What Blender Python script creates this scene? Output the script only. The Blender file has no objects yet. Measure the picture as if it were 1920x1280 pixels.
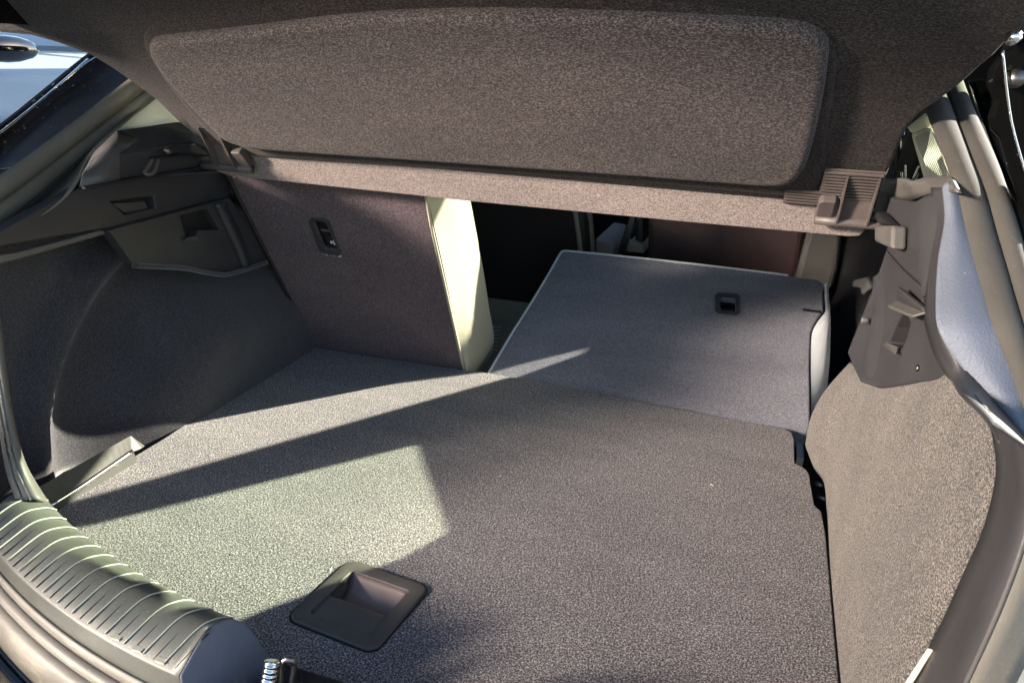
import bpy, bmesh, math, random
from mathutils import Vector, Matrix
from mathutils.geometry import tessellate_polygon
random.seed(7)
SC = bpy.context.scene
R = math.radians
COL = SC.collection

# ------------------------------------------------------------------ camera
AX = Vector((0.94536142, 0.32451245, 0.03136005))      # camera right, in car axes
AY = Vector((0.14304815, -0.32643264, -0.93433343))    # camera down
AZ = Vector((-0.29296589, 0.88776878, -0.35501773))    # camera forward
CAM = Vector((0.36, -0.55, 0.60))
cd = bpy.data.cameras.new('camera'); cam = bpy.data.objects.new('camera', cd); COL.objects.link(cam)
m = Matrix((AX, -AY, -AZ)).transposed().to_4x4(); m.translation = CAM
cam.matrix_world = m
cd.sensor_width = 36; cd.lens = 1387 / 1920 * 36; cd.clip_start = 0.02; cd.clip_end = 800
SC.camera = cam

# ------------------------------------------------------------------ sky + sun + exposure
SUN_EL = 20.0
SUN_DIR = Vector((0.75, 0.67, 0)).normalized()          # horizontal direction towards the sun (front right of the car)
TO_SUN = (SUN_DIR * math.cos(R(SUN_EL)) + Vector((0, 0, math.sin(R(SUN_EL))))).normalized()
w = bpy.data.worlds.new('World'); SC.world = w; w.use_nodes = True
nt = w.node_tree; nt.nodes.clear()
sky = nt.nodes.new('ShaderNodeTexSky'); sky.sky_type = 'NISHITA'; sky.sun_disc = False
sky.sun_elevation = R(SUN_EL); sky.sun_rotation = math.atan2(TO_SUN.x, TO_SUN.y)
sky.altitude = 50
bg = nt.nodes.new('ShaderNodeBackground'); bg.inputs['Strength'].default_value = 0.085
wo = nt.nodes.new('ShaderNodeOutputWorld')
nt.links.new(sky.outputs[0], bg.inputs[0]); nt.links.new(bg.outputs[0], wo.inputs[0])
sd = bpy.data.lights.new('sun', 'SUN'); sd.energy = 5.0; sd.angle = R(0.5); sd.color = (1.0, 0.94, 0.84)
sun = bpy.data.objects.new('sun', sd); COL.objects.link(sun)
sun.rotation_euler = (-TO_SUN).to_track_quat('-Z', 'Y').to_euler()
SC.view_settings.view_transform = 'Standard'; SC.view_settings.look = 'None'
SC.view_settings.exposure = 2.4; SC.view_settings.gamma = 1
SC.render.engine = 'CYCLES'
cy = SC.cycles
cy.use_guiding = True; cy.use_surface_guiding = True; cy.guiding_training_samples = 48
cy.max_bounces = 7; cy.diffuse_bounces = 5; cy.glossy_bounces = 4; cy.transmission_bounces = 6
cy.sample_clamp_indirect = 0; cy.sample_clamp_direct = 0
cy.caustics_reflective = True; cy.blur_glossy = 0.0
cy.use_denoising = True

# ------------------------------------------------------------------ helpers
def ray(px, py):
    return (AX * (px - 960) + AY * (py - 640) + AZ * 1387).normalized()
def at(px, py, x=None, y=None, z=None, pl=None):
    """point of a real plane seen at a photo pixel (photo is 1920 wide): used to measure the photo"""
    r = ray(px, py)
    if pl is not None:
        n, p = pl; t = n.dot(p - CAM) / n.dot(r)
    elif x is not None: t = (x - CAM.x) / r.x
    elif y is not None: t = (y - CAM.y) / r.y
    else: t = (z - CAM.z) / r.z
    return CAM + r * t
def interp(tab, v):
    for (a, fa), (b, fb) in zip(tab, tab[1:]):
        if v <= b: 
            k = max(0, (v - a) / (b - a)); return fa + (fb - fa) * k
    return tab[-1][1]
def catmull(pts, n, closed=False):
    P = [Vector(p) for p in pts]; out = []
    m_ = len(P)
    L = [0]
    segs = m_ if closed else m_ - 1
    for i in range(segs): L.append(L[-1] + max(1e-6, (P[(i + 1) % m_] - P[i]).length))
    for k in range(n):
        s = L[-1] * k / (n if closed else n - 1)
        i = 0
        while i < segs - 1 and s > L[i + 1]: i += 1
        t = (s - L[i]) / (L[i + 1] - L[i])
        if closed: p0, p1, p2, p3 = P[(i - 1) % m_], P[i], P[(i + 1) % m_], P[(i + 2) % m_]
        else: p0, p1, p2, p3 = P[max(i - 1, 0)], P[i], P[i + 1], P[min(i + 2, m_ - 1)]
        t1 = (p2 - p0) * 0.5 ; t2 = (p3 - p1) * 0.5
        ln = (p2 - p1).length
        if t1.length > ln: t1 *= ln / t1.length
        if t2.length > ln: t2 *= ln / t2.length
        h00 = 2*t**3 - 3*t**2 + 1; h10 = t**3 - 2*t**2 + t; h01 = -2*t**3 + 3*t**2; h11 = t**3 - t**2
        out.append(p1 * h00 + t1 * h10 + p2 * h01 + t2 * h11)
    return out
def polyres(pts, n):
    """resample a polyline by length, corners kept straight"""
    P = [Vector(p) for p in pts]; L = [0]
    for a, b in zip(P, P[1:]): L.append(L[-1] + (b - a).length)
    out = []
    for k in range(n):
        s = L[-1] * k / (n - 1); i = 0
        while i < len(P) - 2 and s > L[i + 1]: i += 1
        out.append(P[i].lerp(P[i + 1], (s - L[i]) / max(1e-9, L[i + 1] - L[i])))
    return out
def link(name, me, mat=None, parent=None, loc=None, label=None, smooth=False, autos=None):
    o = bpy.data.objects.new(name, me); COL.objects.link(o)
    if mat is not None and me is not None: me.materials.append(mat)
    if parent is not None: o.parent = parent
    if loc is not None: o.location = loc
    if label: o['label'] = label
    if smooth:
        for p in me.polygons: p.use_smooth = True
    return o
def mesh(name, verts, faces, mat, parent=None, smooth=False, solid=0, bevel=0, off=-1, **k):
    me = bpy.data.meshes.new(name); me.from_pydata([tuple(v) for v in verts], [], faces); me.update()
    o = link(name, me, mat, parent, smooth=smooth, **k)
    if solid:
        s = o.modifiers.new('s', 'SOLIDIFY'); s.thickness = solid; s.offset = off
    if bevel:
        b = o.modifiers.new('b', 'BEVEL'); b.width = bevel; b.segments = 3; b.limit_method = 'ANGLE'; b.angle_limit = R(35)
    return o
def grid_mesh(rows, closed=False):
    n = len(rows[0]); V = [p for r in rows for p in r]; F = []
    for i in range(len(rows) - 1):
        for j in range(n if closed else n - 1):
            a = i * n + j; b = i * n + (j + 1) % n
            F.append((a, b, b + n, a + n))
    return V, F
def loft(name, polys, mat, parent=None, n=40, sub=1, spline=True, **k):
    rows = [(catmull(p, n) if spline and len(p) > 2 else polyres(p, n)) for p in polys]
    if sub > 1:
        rr = []
        cols = [catmull([r[j] for r in rows], (len(rows) - 1) * sub + 1) for j in range(n)] if len(rows) > 2 else [polyres([r[j] for r in rows], sub + 1) for j in range(n)]
        for i in range(len(cols[0])): rr.append([c[i] for c in cols])
        rows = rr
    V, F = grid_mesh(rows)
    k.setdefault('smooth', True)
    return mesh(name, V, F, mat, parent, **k)
def prism(name, loop, ext, mat, parent=None, holes=(), bevel=0.0, smooth=False, **k):
    """planar outline (with holes) given depth by the vector ext"""
    loops = [[Vector(p) for p in loop]] + [[Vector(p) for p in h] for h in holes]
    tris = tessellate_polygon(loops)
    V = [p for l in loops for p in l]; n = len(V)
    # orientation
    a, b, c = tris[0]; nr = (V[b] - V[a]).cross(V[c] - V[a])
    flip = nr.dot(Vector(ext)) > 0
    F = [tuple(t[::-1]) if flip else tuple(t) for t in tris]
    W = V + [p + Vector(ext) for p in V]
    F += [tuple(x + n for x in (t if flip else t[::-1])) for t in tris]
    s = 0
    for l in loops:
        q = len(l)
        for i in range(q):
            j = (i + 1) % q; F.append((s + i, s + j, s + j + n, s + i + n))
        s += q
    o = mesh(name, W, F, mat, parent, **k)
    bm = bmesh.new(); bm.from_mesh(o.data); bmesh.ops.dissolve_limit(bm, angle_limit=0.001, verts=bm.verts, edges=bm.edges)
    bmesh.ops.recalc_face_normals(bm, faces=bm.faces); bm.to_mesh(o.data); bm.free()
    if bevel:
        m_ = o.modifiers.new('b', 'BEVEL'); m_.width = bevel; m_.segments = 3; m_.limit_method = 'ANGLE'; m_.angle_limit = R(40)
    return o
def box(name, lo, hi, mat, parent=None, bevel=0.0, mw=None, **k):
    x0, y0, z0 = lo; x1, y1, z1 = hi
    V = [Vector(p) for p in ((x0,y0,z0),(x1,y0,z0),(x1,y1,z0),(x0,y1,z0),(x0,y0,z1),(x1,y0,z1),(x1,y1,z1),(x0,y1,z1))]
    if mw is not None: V = [mw @ v for v in V]
    F = [(0,3,2,1),(4,5,6,7),(0,1,5,4),(1,2,6,5),(2,3,7,6),(3,0,4,7)]
    return mesh(name, V, F, mat, parent, bevel=bevel, **k)
def tube(name, pts, rad, mat, parent=None, n=40, seg=12, spline=True, cap=True, sy=1.0, **k):
    P = catmull(pts, n) if spline and len(pts) > 2 else polyres(pts, n)
    rows = []; up = Vector((0, 0, 1)); 
    for i, p in enumerate(P):
        d = (P[min(i + 1, n - 1)] - P[max(i - 1, 0)]).normalized()
        a = d.cross(up)
        if a.length < 0.05: a = d.cross(Vector((0, 1, 0)))
        a.normalize(); b = a.cross(d)
        r = rad(i / (n - 1)) if callable(rad) else rad
        rows.append([p + a * math.cos(t) * r + b * math.sin(t) * r * sy for t in [2 * math.pi * j / seg for j in range(seg)]])
    V, F = grid_mesh(rows, True)
    if cap:
        F.append(tuple(range(seg))[::-1]); F.append(tuple(range(len(V) - seg, len(V))))
    return mesh(name, V, F, mat, parent, smooth=True, **k)
def empty(name, label, cat, loc=(0, 0, 0), group=None):
    o = bpy.data.objects.new(name, None); COL.objects.link(o); o.location = loc
    o.empty_display_size = 0.05
    o['label'] = label; o['category'] = cat
    if group: o['group'] = group
    return o
def inset(loop, d):
    n = len(loop); out = []
    c = sum((Vector(p) for p in loop), Vector((0, 0))) / n
    for i in range(n):
        a = Vector(loop[i - 1]); b = Vector(loop[(i + 1) % n]); t = (b - a).normalized()
        nn = Vector((-t.y, t.x)); p = Vector(loop[i])
        if nn.dot(c - p) < 0: nn = -nn
        out.append(p + nn * d)
    return out
def pillow(name, loop, prof, fr, mat, parent=None, **k):
    """loop: 2-D outline; prof: [(inset, height)...]; fr(u,v,h)->3-D"""
    rows = []
    for d, h in prof:
        rows.append([fr(p[0], p[1], h) for p in inset(loop, d)])
    V, F = grid_mesh(rows, True)
    n = len(loop); last = inset(loop, prof[-1][0])
    tris = tessellate_polygon([[Vector((p[0], p[1], 0)) for p in last]])
    base = (len(prof) - 1) * n
    F += [tuple(base + i for i in t) for t in tris]
    o = mesh(name, V, F, mat, parent, smooth=True, **k)
    bm = bmesh.new(); bm.from_mesh(o.data); bmesh.ops.recalc_face_normals(bm, faces=bm.faces); bm.to_mesh(o.data); bm.free()
    return o

# ------------------------------------------------------------------ materials
def nodes(name):
    mt = bpy.data.materials.new(name); mt.use_nodes = True
    t = mt.node_tree; return mt, t, t.nodes['Principled BSDF']
def setp(b, rough=0.5, spec=0.5, metal=0.0, sheen=0.0, coat=0.0):
    b.inputs['Roughness'].default_value = rough; b.inputs['Specular IOR Level'].default_value = spec
    b.inputs['Metallic'].default_value = metal; b.inputs['Sheen Weight'].default_value = sheen
    b.inputs['Coat Weight'].default_value = coat
def cramp(t, src, stops):
    r = t.nodes.new('ShaderNodeValToRGB'); e = r.color_ramp.elements
    while len(e) < len(stops): e.new(0.5)
    for q, (p, c) in zip(e, stops): q.position = p; q.color = (*c, 1)
    t.links.new(src, r.inputs[0]); return r.outputs[0]
def felt(name, dark, mid, light, scale=320, stretch=(1, 1, 1), bump=0.6, rough=0.95, sheen=0.1, depth=0.0012, fleck=0.62):
    mt, t, b = nodes(name); setp(b, rough, 0.15, sheen=sheen)
    b.inputs['Sheen Roughness'].default_value = 0.5
    tc = t.nodes.new('ShaderNodeTexCoord'); mp = t.nodes.new('ShaderNodeMapping'); mp.inputs['Scale'].default_value = stretch
    t.links.new(tc.outputs['Object'], mp.inputs[0])
    n1 = t.nodes.new('ShaderNodeTexNoise'); n1.inputs['Scale'].default_value = scale; n1.inputs['Detail'].default_value = 2.5; n1.inputs['Roughness'].default_value = 0.65
    n1.inputs['Distortion'].default_value = 0.6
    t.links.new(mp.outputs[0], n1.inputs['Vector'])
    n2 = t.nodes.new('ShaderNodeTexNoise'); n2.inputs['Scale'].default_value = 9; n2.inputs['Detail'].default_value = 4
    mp2 = t.nodes.new('ShaderNodeMapping'); mp2.inputs['Scale'].default_value = (0.5, 1.6, 1.0); mp2.inputs['Rotation'].default_value = (0, 0, 0.5)
    t.links.new(tc.outputs['Object'], mp2.inputs[0]); t.links.new(mp2.outputs[0], n2.inputs['Vector'])
    c1 = cramp(t, n1.outputs['Fac'], [(0.36, dark), (0.5, mid), (fleck, light)])
    mx = t.nodes.new('ShaderNodeMix'); mx.data_type = 'RGBA'; mx.blend_type = 'MULTIPLY'; mx.inputs['Factor'].default_value = 1
    c2 = cramp(t, n2.outputs['Fac'], [(0.3, (0.85, 0.85, 0.87)), (0.7, (1.10, 1.09, 1.08))])
    t.links.new(c1, mx.inputs['A']); t.links.new(c2, mx.inputs['B']); t.links.new(mx.outputs['Result'], b.inputs['Base Color'])
    bp = t.nodes.new('ShaderNodeBump'); bp.inputs['Strength'].default_value = bump; bp.inputs['Distance'].default_value = depth
    t.links.new(n1.outputs['Fac'], bp.inputs['Height']); t.links.new(bp.outputs[0], b.inputs['Normal'])
    return mt
def grain(name, col, rough=0.5, scale=900, bump=0.15, spec=0.5, var=0.12, dirt=0.0):
    mt, t, b = nodes(name); setp(b, rough, spec)
    tc = t.nodes.new('ShaderNodeTexCoord')
    v = t.nodes.new('ShaderNodeTexVoronoi'); v.inputs['Scale'].default_value = scale
    t.links.new(tc.outputs['Object'], v.inputs['Vector'])
    n2 = t.nodes.new('ShaderNodeTexNoise'); n2.inputs['Scale'].default_value = 14; n2.inputs['Detail'].default_value = 6
    t.links.new(tc.outputs['Object'], n2.inputs['Vector'])
    c = Vector(col)
    cc = cramp(t, n2.outputs['Fac'], [(0.3, tuple(c * (1 - var))), (0.7, tuple(c * (1 + var)))])
    if dirt:
        n3 = t.nodes.new('ShaderNodeTexNoise'); n3.inputs['Scale'].default_value = 240; n3.inputs['Detail'].default_value = 3
        t.links.new(tc.outputs['Object'], n3.inputs['Vector'])
        d = cramp(t, n3.outputs['Fac'], [(0.66, (0, 0, 0)), (0.74, (dirt, dirt, dirt * 0.9))])
        mx = t.nodes.new('ShaderNodeMix'); mx.data_type = 'RGBA'; mx.blend_type = 'ADD'; mx.inputs['Factor'].default_value = 1
        t.links.new(cc, mx.inputs['A']); t.links.new(d, mx.inputs['B']); cc = mx.outputs['Result']
    t.links.new(cc, b.inputs['Base Color'])
    r = t.nodes.new('ShaderNodeMapRange'); r.inputs['To Min'].default_value = rough - 0.08; r.inputs['To Max'].default_value = rough + 0.08
    t.links.new(n2.outputs['Fac'], r.inputs['Value']); t.links.new(r.outputs[0], b.inputs['Roughness'])
    bp = t.nodes.new('ShaderNodeBump'); bp.inputs['Strength'].default_value = bump; bp.inputs['Distance'].default_value = 0.0006
    t.links.new(v.outputs['Distance'], bp.inputs['Height']); t.links.new(bp.outputs[0], b.inputs['Normal'])
    return mt
def gloss(name, col, rough=0.08, metal=0.0, coat=1.0, specks=0.0, spec=0.5):
    mt, t, b = nodes(name); setp(b, rough, spec, metal, coat=coat); b.inputs['Coat Roughness'].default_value = 0.03
    tc = t.nodes.new('ShaderNodeTexCoord'); n = t.nodes.new('ShaderNodeTexNoise'); n.inputs['Scale'].default_value = 130 if specks else 6
    n.inputs['Detail'].default_value = 3
    t.links.new(tc.outputs['Object'], n.inputs['Vector'])
    c = Vector(col); hi = tuple(c + Vector((specks, specks, specks * 0.9))) if specks else tuple(c * 1.1)
    cc = cramp(t, n.outputs['Fac'], [(0.68 if specks else 0.3, tuple(c)), (0.74 if specks else 0.7, hi)])
    t.links.new(cc, b.inputs['Base Color']); return mt
M = {}
M['floor_carpet'] = felt('floor_carpet', (0.034, 0.030, 0.034), (0.115, 0.105, 0.112), (0.46, 0.44, 0.43), scale=500, bump=1.0, fleck=0.64)
M['skylit_felt'] = felt('skylit_felt', (0.10, 0.10, 0.118), (0.165, 0.165, 0.195), (0.27, 0.27, 0.31), scale=420, bump=0.4)  # same felt as the upright seatback, cool skylight put into the colour
M['cushion_cloth'] = grain('cushion_cloth', (0.20, 0.20, 0.15), 0.8, scale=900, bump=0.3, spec=0.2)  # duller than the cream; shade on the seat cushion put into the colour
M['seat_felt'] = felt('seat_felt', (0.058, 0.040, 0.046), (0.092, 0.068, 0.076), (0.155, 0.124, 0.131), scale=420, bump=0.4)  # mauve tint of the ambient light put into the colour
M['wall_carpet'] = felt('wall_carpet', (0.024, 0.021, 0.019), (0.080, 0.073, 0.067), (0.25, 0.23, 0.21), scale=680, bump=1.0)
M['dark_carpet'] = felt('dark_carpet', (0.018, 0.017, 0.021), (0.033, 0.031, 0.037), (0.068, 0.064, 0.074), scale=620, bump=0.5, sheen=0.35)
M['shelf_felt'] = felt('shelf_felt', (0.022, 0.017, 0.016), (0.055, 0.044, 0.043), (0.16, 0.137, 0.132), scale=720, stretch=(0.5, 1, 1), bump=0.8)
M['shaded_border_felt'] = felt('shaded_border_felt', (0.012, 0.009, 0.008), (0.030, 0.023, 0.021), (0.075, 0.063, 0.058), scale=720, stretch=(0.5, 1, 1), bump=0.8)  # slightly darker felt, with the shade round the pad put into its colour
M['flap_felt'] = felt('flap_felt', (0.10, 0.078, 0.071), (0.20, 0.165, 0.152), (0.33, 0.285, 0.265), scale=800, stretch=(0.6, 1, 1), bump=0.5)
M['trim'] = grain('trim', (0.032, 0.031, 0.034), 0.52, bump=0.25)
M['strip'] = grain('strip', (0.055, 0.054, 0.048), 0.6, bump=0.2, spec=0.25)
M['trim_light'] = grain('trim_light', (0.085, 0.08, 0.075), 0.5, bump=0.25)
M['clip'] = grain('clip', (0.085, 0.070, 0.065), 0.5, bump=0.15)
M['sill'] = grain('sill', (0.070, 0.074, 0.064), 0.42, bump=0.25, dirt=0.06)
M['rib_glint'] = grain('rib_glint', (0.36, 0.36, 0.30), 0.5, bump=0.1)  # pale colour paints the highlights on the black plastic ribs
M['shaded_rubber'] = grain('shaded_rubber', (0.068, 0.064, 0.057), 0.85, spec=0.15, scale=500, bump=0.2, dirt=0.03)  # darker rubber for the right seals; missing body shade put into the colour
M['rubber'] = grain('rubber', (0.15, 0.138, 0.115), 0.55, scale=500, bump=0.2, dirt=0.05)
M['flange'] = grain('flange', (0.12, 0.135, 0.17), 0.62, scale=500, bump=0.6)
M['black_plastic'] = grain('black_plastic', (0.010, 0.010, 0.011), 0.5, bump=0.2)
M['cream'] = grain('cream', (0.36, 0.34, 0.265), 0.75, scale=700, bump=0.8, spec=0.2, var=0.04)
M['sky_tinted_fabric'] = grain('sky_tinted_fabric', (0.52, 0.55, 0.58), 0.8, scale=900, bump=0.3, spec=0.2, var=0.05)  # cream seat fabric with blue skylight put into its colour
M['cream_plastic'] = grain('cream_plastic', (0.78, 0.74, 0.62), 0.5, bump=0.2, var=0.04)
M['handle'] = grain('handle', (0.085, 0.078, 0.072), 0.45, bump=0.2)
M['recess'] = grain('recess', (0.20, 0.135, 0.12), 0.5, bump=0.15)
M['paint'] = gloss('paint', (0.004, 0.004, 0.005), 0.12, specks=0.05)
M['white_paint'] = gloss('white_paint', (0.24, 0.29, 0.32), 0.5, coat=0.0)
M['dark_paint'] = gloss('dark_paint', (0.003, 0.003, 0.003), 0.25, coat=0.0, specks=0.06, spec=0.04)
M['chrome'] = gloss('chrome', (0.75, 0.75, 0.74), 0.15, 1.0, 0)
M['dark_metal'] = gloss('dark_metal', (0.18, 0.17, 0.16), 0.35, 1.0, 0)
M['brown_leather'] = grain('brown_leather', (0.055, 0.030, 0.030), 0.5, scale=500, bump=0.3)
M['leather'] = grain('leather', (0.018, 0.013, 0.013), 0.5, scale=500, bump=0.3)
M['glass'] = gloss('glass', (0.02, 0.025, 0.025), 0.03)
M['print'] = gloss('print', (0.75, 0.68, 0.68), 0.6, 0, 0)
def reflector_mirror():
    mt, t, b = nodes('reflector_mirror'); setp(b, 0.21, 0.5, 1.0); b.inputs['Base Color'].default_value = (0.97, 0.88, 0.83, 1)
    return mt
M['mirror'] = reflector_mirror()  # rough metal mirror for the added reflector
def tinted(name, col):
    mt, t, b = nodes(name); t.nodes.remove(b)
    tr = t.nodes.new('ShaderNodeBsdfTransparent'); tr.inputs[0].default_value = (*col, 1)
    gl = t.nodes.new('ShaderNodeBsdfGlossy'); gl.inputs['Roughness'].default_value = 0.02
    fr = t.nodes.new('ShaderNodeFresnel'); fr.inputs[0].default_value = 1.3
    mx = t.nodes.new('ShaderNodeMixShader'); t.links.new(fr.outputs[0], mx.inputs[0]); t.links.new(tr.outputs[0], mx.inputs[1]); t.links.new(gl.outputs[0], mx.inputs[2])
    t.links.new(mx.outputs[0], t.nodes['Material Output'].inputs[0]); return mt
M['green_glass'] = tinted('green_glass', (0.88, 1.0, 0.78)); M['clear_glass'] = tinted('clear_glass', (0.97, 0.975, 0.88))
M['asphalt'] = grain('asphalt', (0.085, 0.085, 0.085), 0.85, scale=60, bump=0.5)
M['plaster'] = grain('plaster', (0.07, 0.06, 0.055), 0.9, scale=30, bump=0.3)

# ------------------------------------------------------------------ the setting
gv = [(-250, -250, -0.65), (250, -250, -0.65), (250, 250, -0.65), (-250, 250, -0.65)]
g = mesh('ground', gv, [(0, 1, 2, 3)], M['asphalt']); g['kind'] = 'structure'

# ------------------------------------------------------------------ boot floor board with lift handle
fl = empty('boot_floor_board', 'grey brown carpeted boot floor board with a sunlit patch and a recessed lift handle', 'boot floor', (0, 0.3, -0.02))
fl.location = (0, 0, 0)
F0 = [(590, 651), (700, 668), (870, 693), (930, 701), (1380, 787), (1470, 803), (1484, 809), (1489, 822), (1490, 867), (1512, 880), (1518, 890), (1520, 906), (1527, 946), (1540, 958), (1548, 1000), (1573, 1280)]
outl = [at(a, b, z=0) for a, b in F0]
outl += [Vector((0.50, -0.06, 0)), Vector((0.3, -0.10, 0)), Vector((0.05, -0.115, 0)), Vector((-0.2, -0.095, 0)), Vector((-0.40, -0.05, 0)), Vector((-0.47, 0.0, 0))]
outl += [at(a, b, z=0) for a, b in [(100, 962), (240, 862), (310, 820), (480, 706), (520, 690)]]
hc = [at(a, b, z=0) for a, b in [(552, 1165), (640, 1047), (800, 1100), (708, 1230)]]       # rear-left, front-left, front-right, rear-right
ux = ((hc[2] - hc[1]) + (hc[3] - hc[0])).normalized(); uy = Vector((-ux.y, ux.x, 0))
hcen = sum(hc, Vector()) / 4
HW = ((hc[2] - hc[1]).length + (hc[3] - hc[0]).length) / 4; HH = ((hc[1] - hc[0]).length + (hc[2] - hc[3]).length) / 4
def HF(u, v, h): return hcen + ux * u + uy * v + Vector((0, 0, h))
def rrect(w_, h_, r, n=5):
    out = []
    for cx, cy_, a0 in ((w_ - r, h_ - r, 0), (-w_ + r, h_ - r, 90), (-w_ + r, -h_ + r, 180), (w_ - r, -h_ + r, 270)):
        for i in range(n + 1):
            a = R(a0 + 90 * i / n); out.append(Vector((cx + r * math.cos(a), cy_ + r * math.sin(a))))
    return out
hole = [HF(p.x, p.y, 0) for p in rrect(HW - 0.006, HH - 0.006, 0.01)]
# rounded felt edge: the board is a grid of its own outline, 18 mm thick
prism('carpet_panel', outl, (0, 0, -0.018), M['floor_carpet'], fl, holes=[hole], bevel=0.005)
fo = rrect(HW, HH, 0.014); fi = rrect(HW - 0.018, HH - 0.018, 0.005)
fj = rrect(HW + 0.0022, HH + 0.0022, 0.016)
V, F = grid_mesh([[HF(p.x, p.y, 0.0008) for p in fj], [HF(p.x, p.y, 0.0008) for p in inset(fo, 0.001)]], True)
mesh('handle_gasket', V, F, M['black_plastic'], fl, solid=0.0006)
rows = [[HF(p.x, p.y, h) for p in lp] for lp, h in ((fo, -0.004), (fo, 0.002), (inset(fo, 0.001), 0.0032), (inset(fo, 0.002), 0.0036), (inset(fi, -0.0012), 0.0034), (inset(fi, -0.0003), 0.003), (fi, 0.002), (fi, -0.006))]
V, F = grid_mesh(rows, True); mesh('handle_frame', V, F, M['handle'], fl, smooth=True)
iw, ih = HW - 0.018, HH - 0.018
# flap: rear half, slightly dished, with a rolled rear edge; the cup: front half, deep
rows = []
for j in range(9):
    v = -ih + (ih * 1.0) * j / 8
    hgt = 0.0025 - 0.0022 * math.exp(-((j - 0.0) / 1.6) ** 2) - (0.0012 if j == 7 else 0) if j < 8 else -0.005
    rows.append([HF(-iw + 2 * iw * i / 10, v, hgt) for i in range(11)])
V, F = grid_mesh(rows); mesh('handle_flap', V, F, M['handle'], fl, smooth=True, solid=0.004)
rows = []
prof = [(ih, 0.0015), (ih - 0.003, -0.003), (ih - 0.007, -0.009), (ih - 0.011, -0.015), (ih - 0.017, -0.020), (ih * 0.40, -0.022), (0.0, -0.023), (-ih * 0.5, -0.023)]
for v, h in prof: rows.append([HF(-iw + 2 * iw * i / 10, v, h) for i in range(11)])
V, F = grid_mesh(rows); cup = mesh('handle_cup', V, F, M['recess'], fl, smooth=True, solid=0.002, off=1)
for s in (-1, 1):
    mesh('cup_side', [HF(s * iw, ih, 0.001), HF(s * iw, -ih * 0.5, 0.001), HF(s * iw, -ih * 0.5, -0.034), HF(s * iw, ih, -0.034)], [(0, 1, 2, 3)], M['handle'], cup, solid=0.002)
# lint and grit caught in the carpet
V = []; F = []
rl = random.Random(3)
for i in range(16):
    u, v_ = rl.uniform(-0.46, 0.46), rl.uniform(0.0, 0.68); a = rl.uniform(0, 6.3); L = rl.choice([0.0006, 0.0008, 0.0012, 0.003]) * rl.uniform(0.7, 1.3); wd = rl.uniform(0.0003, 0.0005)
    d = Vector((math.cos(a), math.sin(a), 0)) * L; e = Vector((-math.sin(a), math.cos(a), 0)) * wd; p = Vector((u, v_, 0.0012)); b0 = len(V)
    V += [p - d - e, p + d - e, p + d + e, p - d + e, p + Vector((0, 0, 0.0008)) + e]; F += [(b0, b0 + 1, b0 + 4), (b0 + 1, b0 + 2, b0 + 4), (b0 + 2, b0 + 3, b0 + 4), (b0 + 3, b0, b0 + 4)]
lint = mesh('lint', V, F, M['print'], fl); lint['kind'] = 'stuff'
# boot well under the board, so gaps read dark
car = empty('car', 'black hatchback seen into its open boot with dark side trims and ribbed loading sill', 'car')
box('boot_well', (-0.64, -0.12, -0.30), (0.60, 1.25, -0.26), M['black_plastic'], car)

# ------------------------------------------------------------------ rear seats
s1 = empty('rear_seatback', 'upright rear seatback on the left with mauve tinted felt back and cream side bolster', 'seatback', (-0.35, 0.75, 0))
s1.location = (0, 0, 0)
BL, BR, TR, TL = Vector((-0.524, 0.745, -0.03)), Vector((-0.173, 0.757, -0.03)), Vector((-0.1465, 0.505, 0.41)), Vector((-0.508, 0.497, 0.425))
BL = BL + (BL - TL) * 0.0; 
pn = (BR - BL).cross(TL - BL).normalized()     # faces the boot (rear, up)
if pn.y > 0: pn = -pn
sp = (pn, at(590, 650, z=0))
def SB(px, py, h=0.0): return at(px, py, pl=sp) + pn * h
# latch slot cut through the felt
slot = [SB(a, b) for a, b in [(585, 413), (604, 413), (612, 416), (622, 440), (634, 465), (634, 472), (608, 468), (604, 462)]]
panel = [SB(590, 668), SB(426, 322), SB(426, 312), SB(790, 340), SB(797, 368), SB(806, 420), SB(824, 500), SB(842, 580), SB(858, 650), SB(870, 705)]
prism('felt_back', panel, -pn * 0.012, M['seat_felt'], s1, holes=[slot], bevel=0.004)
tube('piping', [SB(793, 345, 0.0), SB(799, 368, 0.0), SB(808, 420, 0.0), SB(826, 500, 0.0), SB(844, 580, 0.0), SB(860, 650, 0.0), SB(872, 700, 0.0)], 0.0030, M['cream'], s1, n=40)
tube('edge_seal', [SB(424, 315, -0.002), SB(430, 335, -0.002), SB(470, 415, -0.002), SB(530, 535, -0.002), SB(588, 655, -0.002)], 0.006, M['black_plastic'], s1, n=20)
# cream bolster: three lines running down the side of the cushion
a_ = [SB(797, 345, -0.002), SB(802, 372, -0.002), SB(812, 420, -0.002), SB(830, 500, -0.002), SB(847, 580, -0.002), SB(861, 650, -0.002), SB(873, 705, -0.002)]
def SX(px, py, x): return at(px, py, x=x)
b_ = [SX(852, 345, -0.135), SX(856, 372, -0.137), SX(868, 420, -0.140), SX(886, 490, -0.144), SX(893, 540, -0.147), SX(886, 620, -0.152), SX(874, 700, -0.166)]
c_ = [SX(872, 345, -0.140), SX(880, 378, -0.142), SX(888, 420, -0.145), SX(903, 500, -0.150), SX(914, 570, -0.155), SX(924, 650, -0.160), SX(890, 705, -0.170)]
d_ = [p + Vector((-0.05, 0.012, 0)) for p in c_]
loft('side_bolster', [a_, b_, c_, d_], M['cream'], s1, n=30, sub=5)
tube('seam_piping', c_, 0.0022, M['cream'], s1, n=30)
st1 = [a.lerp(b, 0.55) + Vector((0.0015, 0, 0)) for a, b in zip(b_, c_)]
SP = catmull(st1, 60)
V = []; F = []
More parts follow.
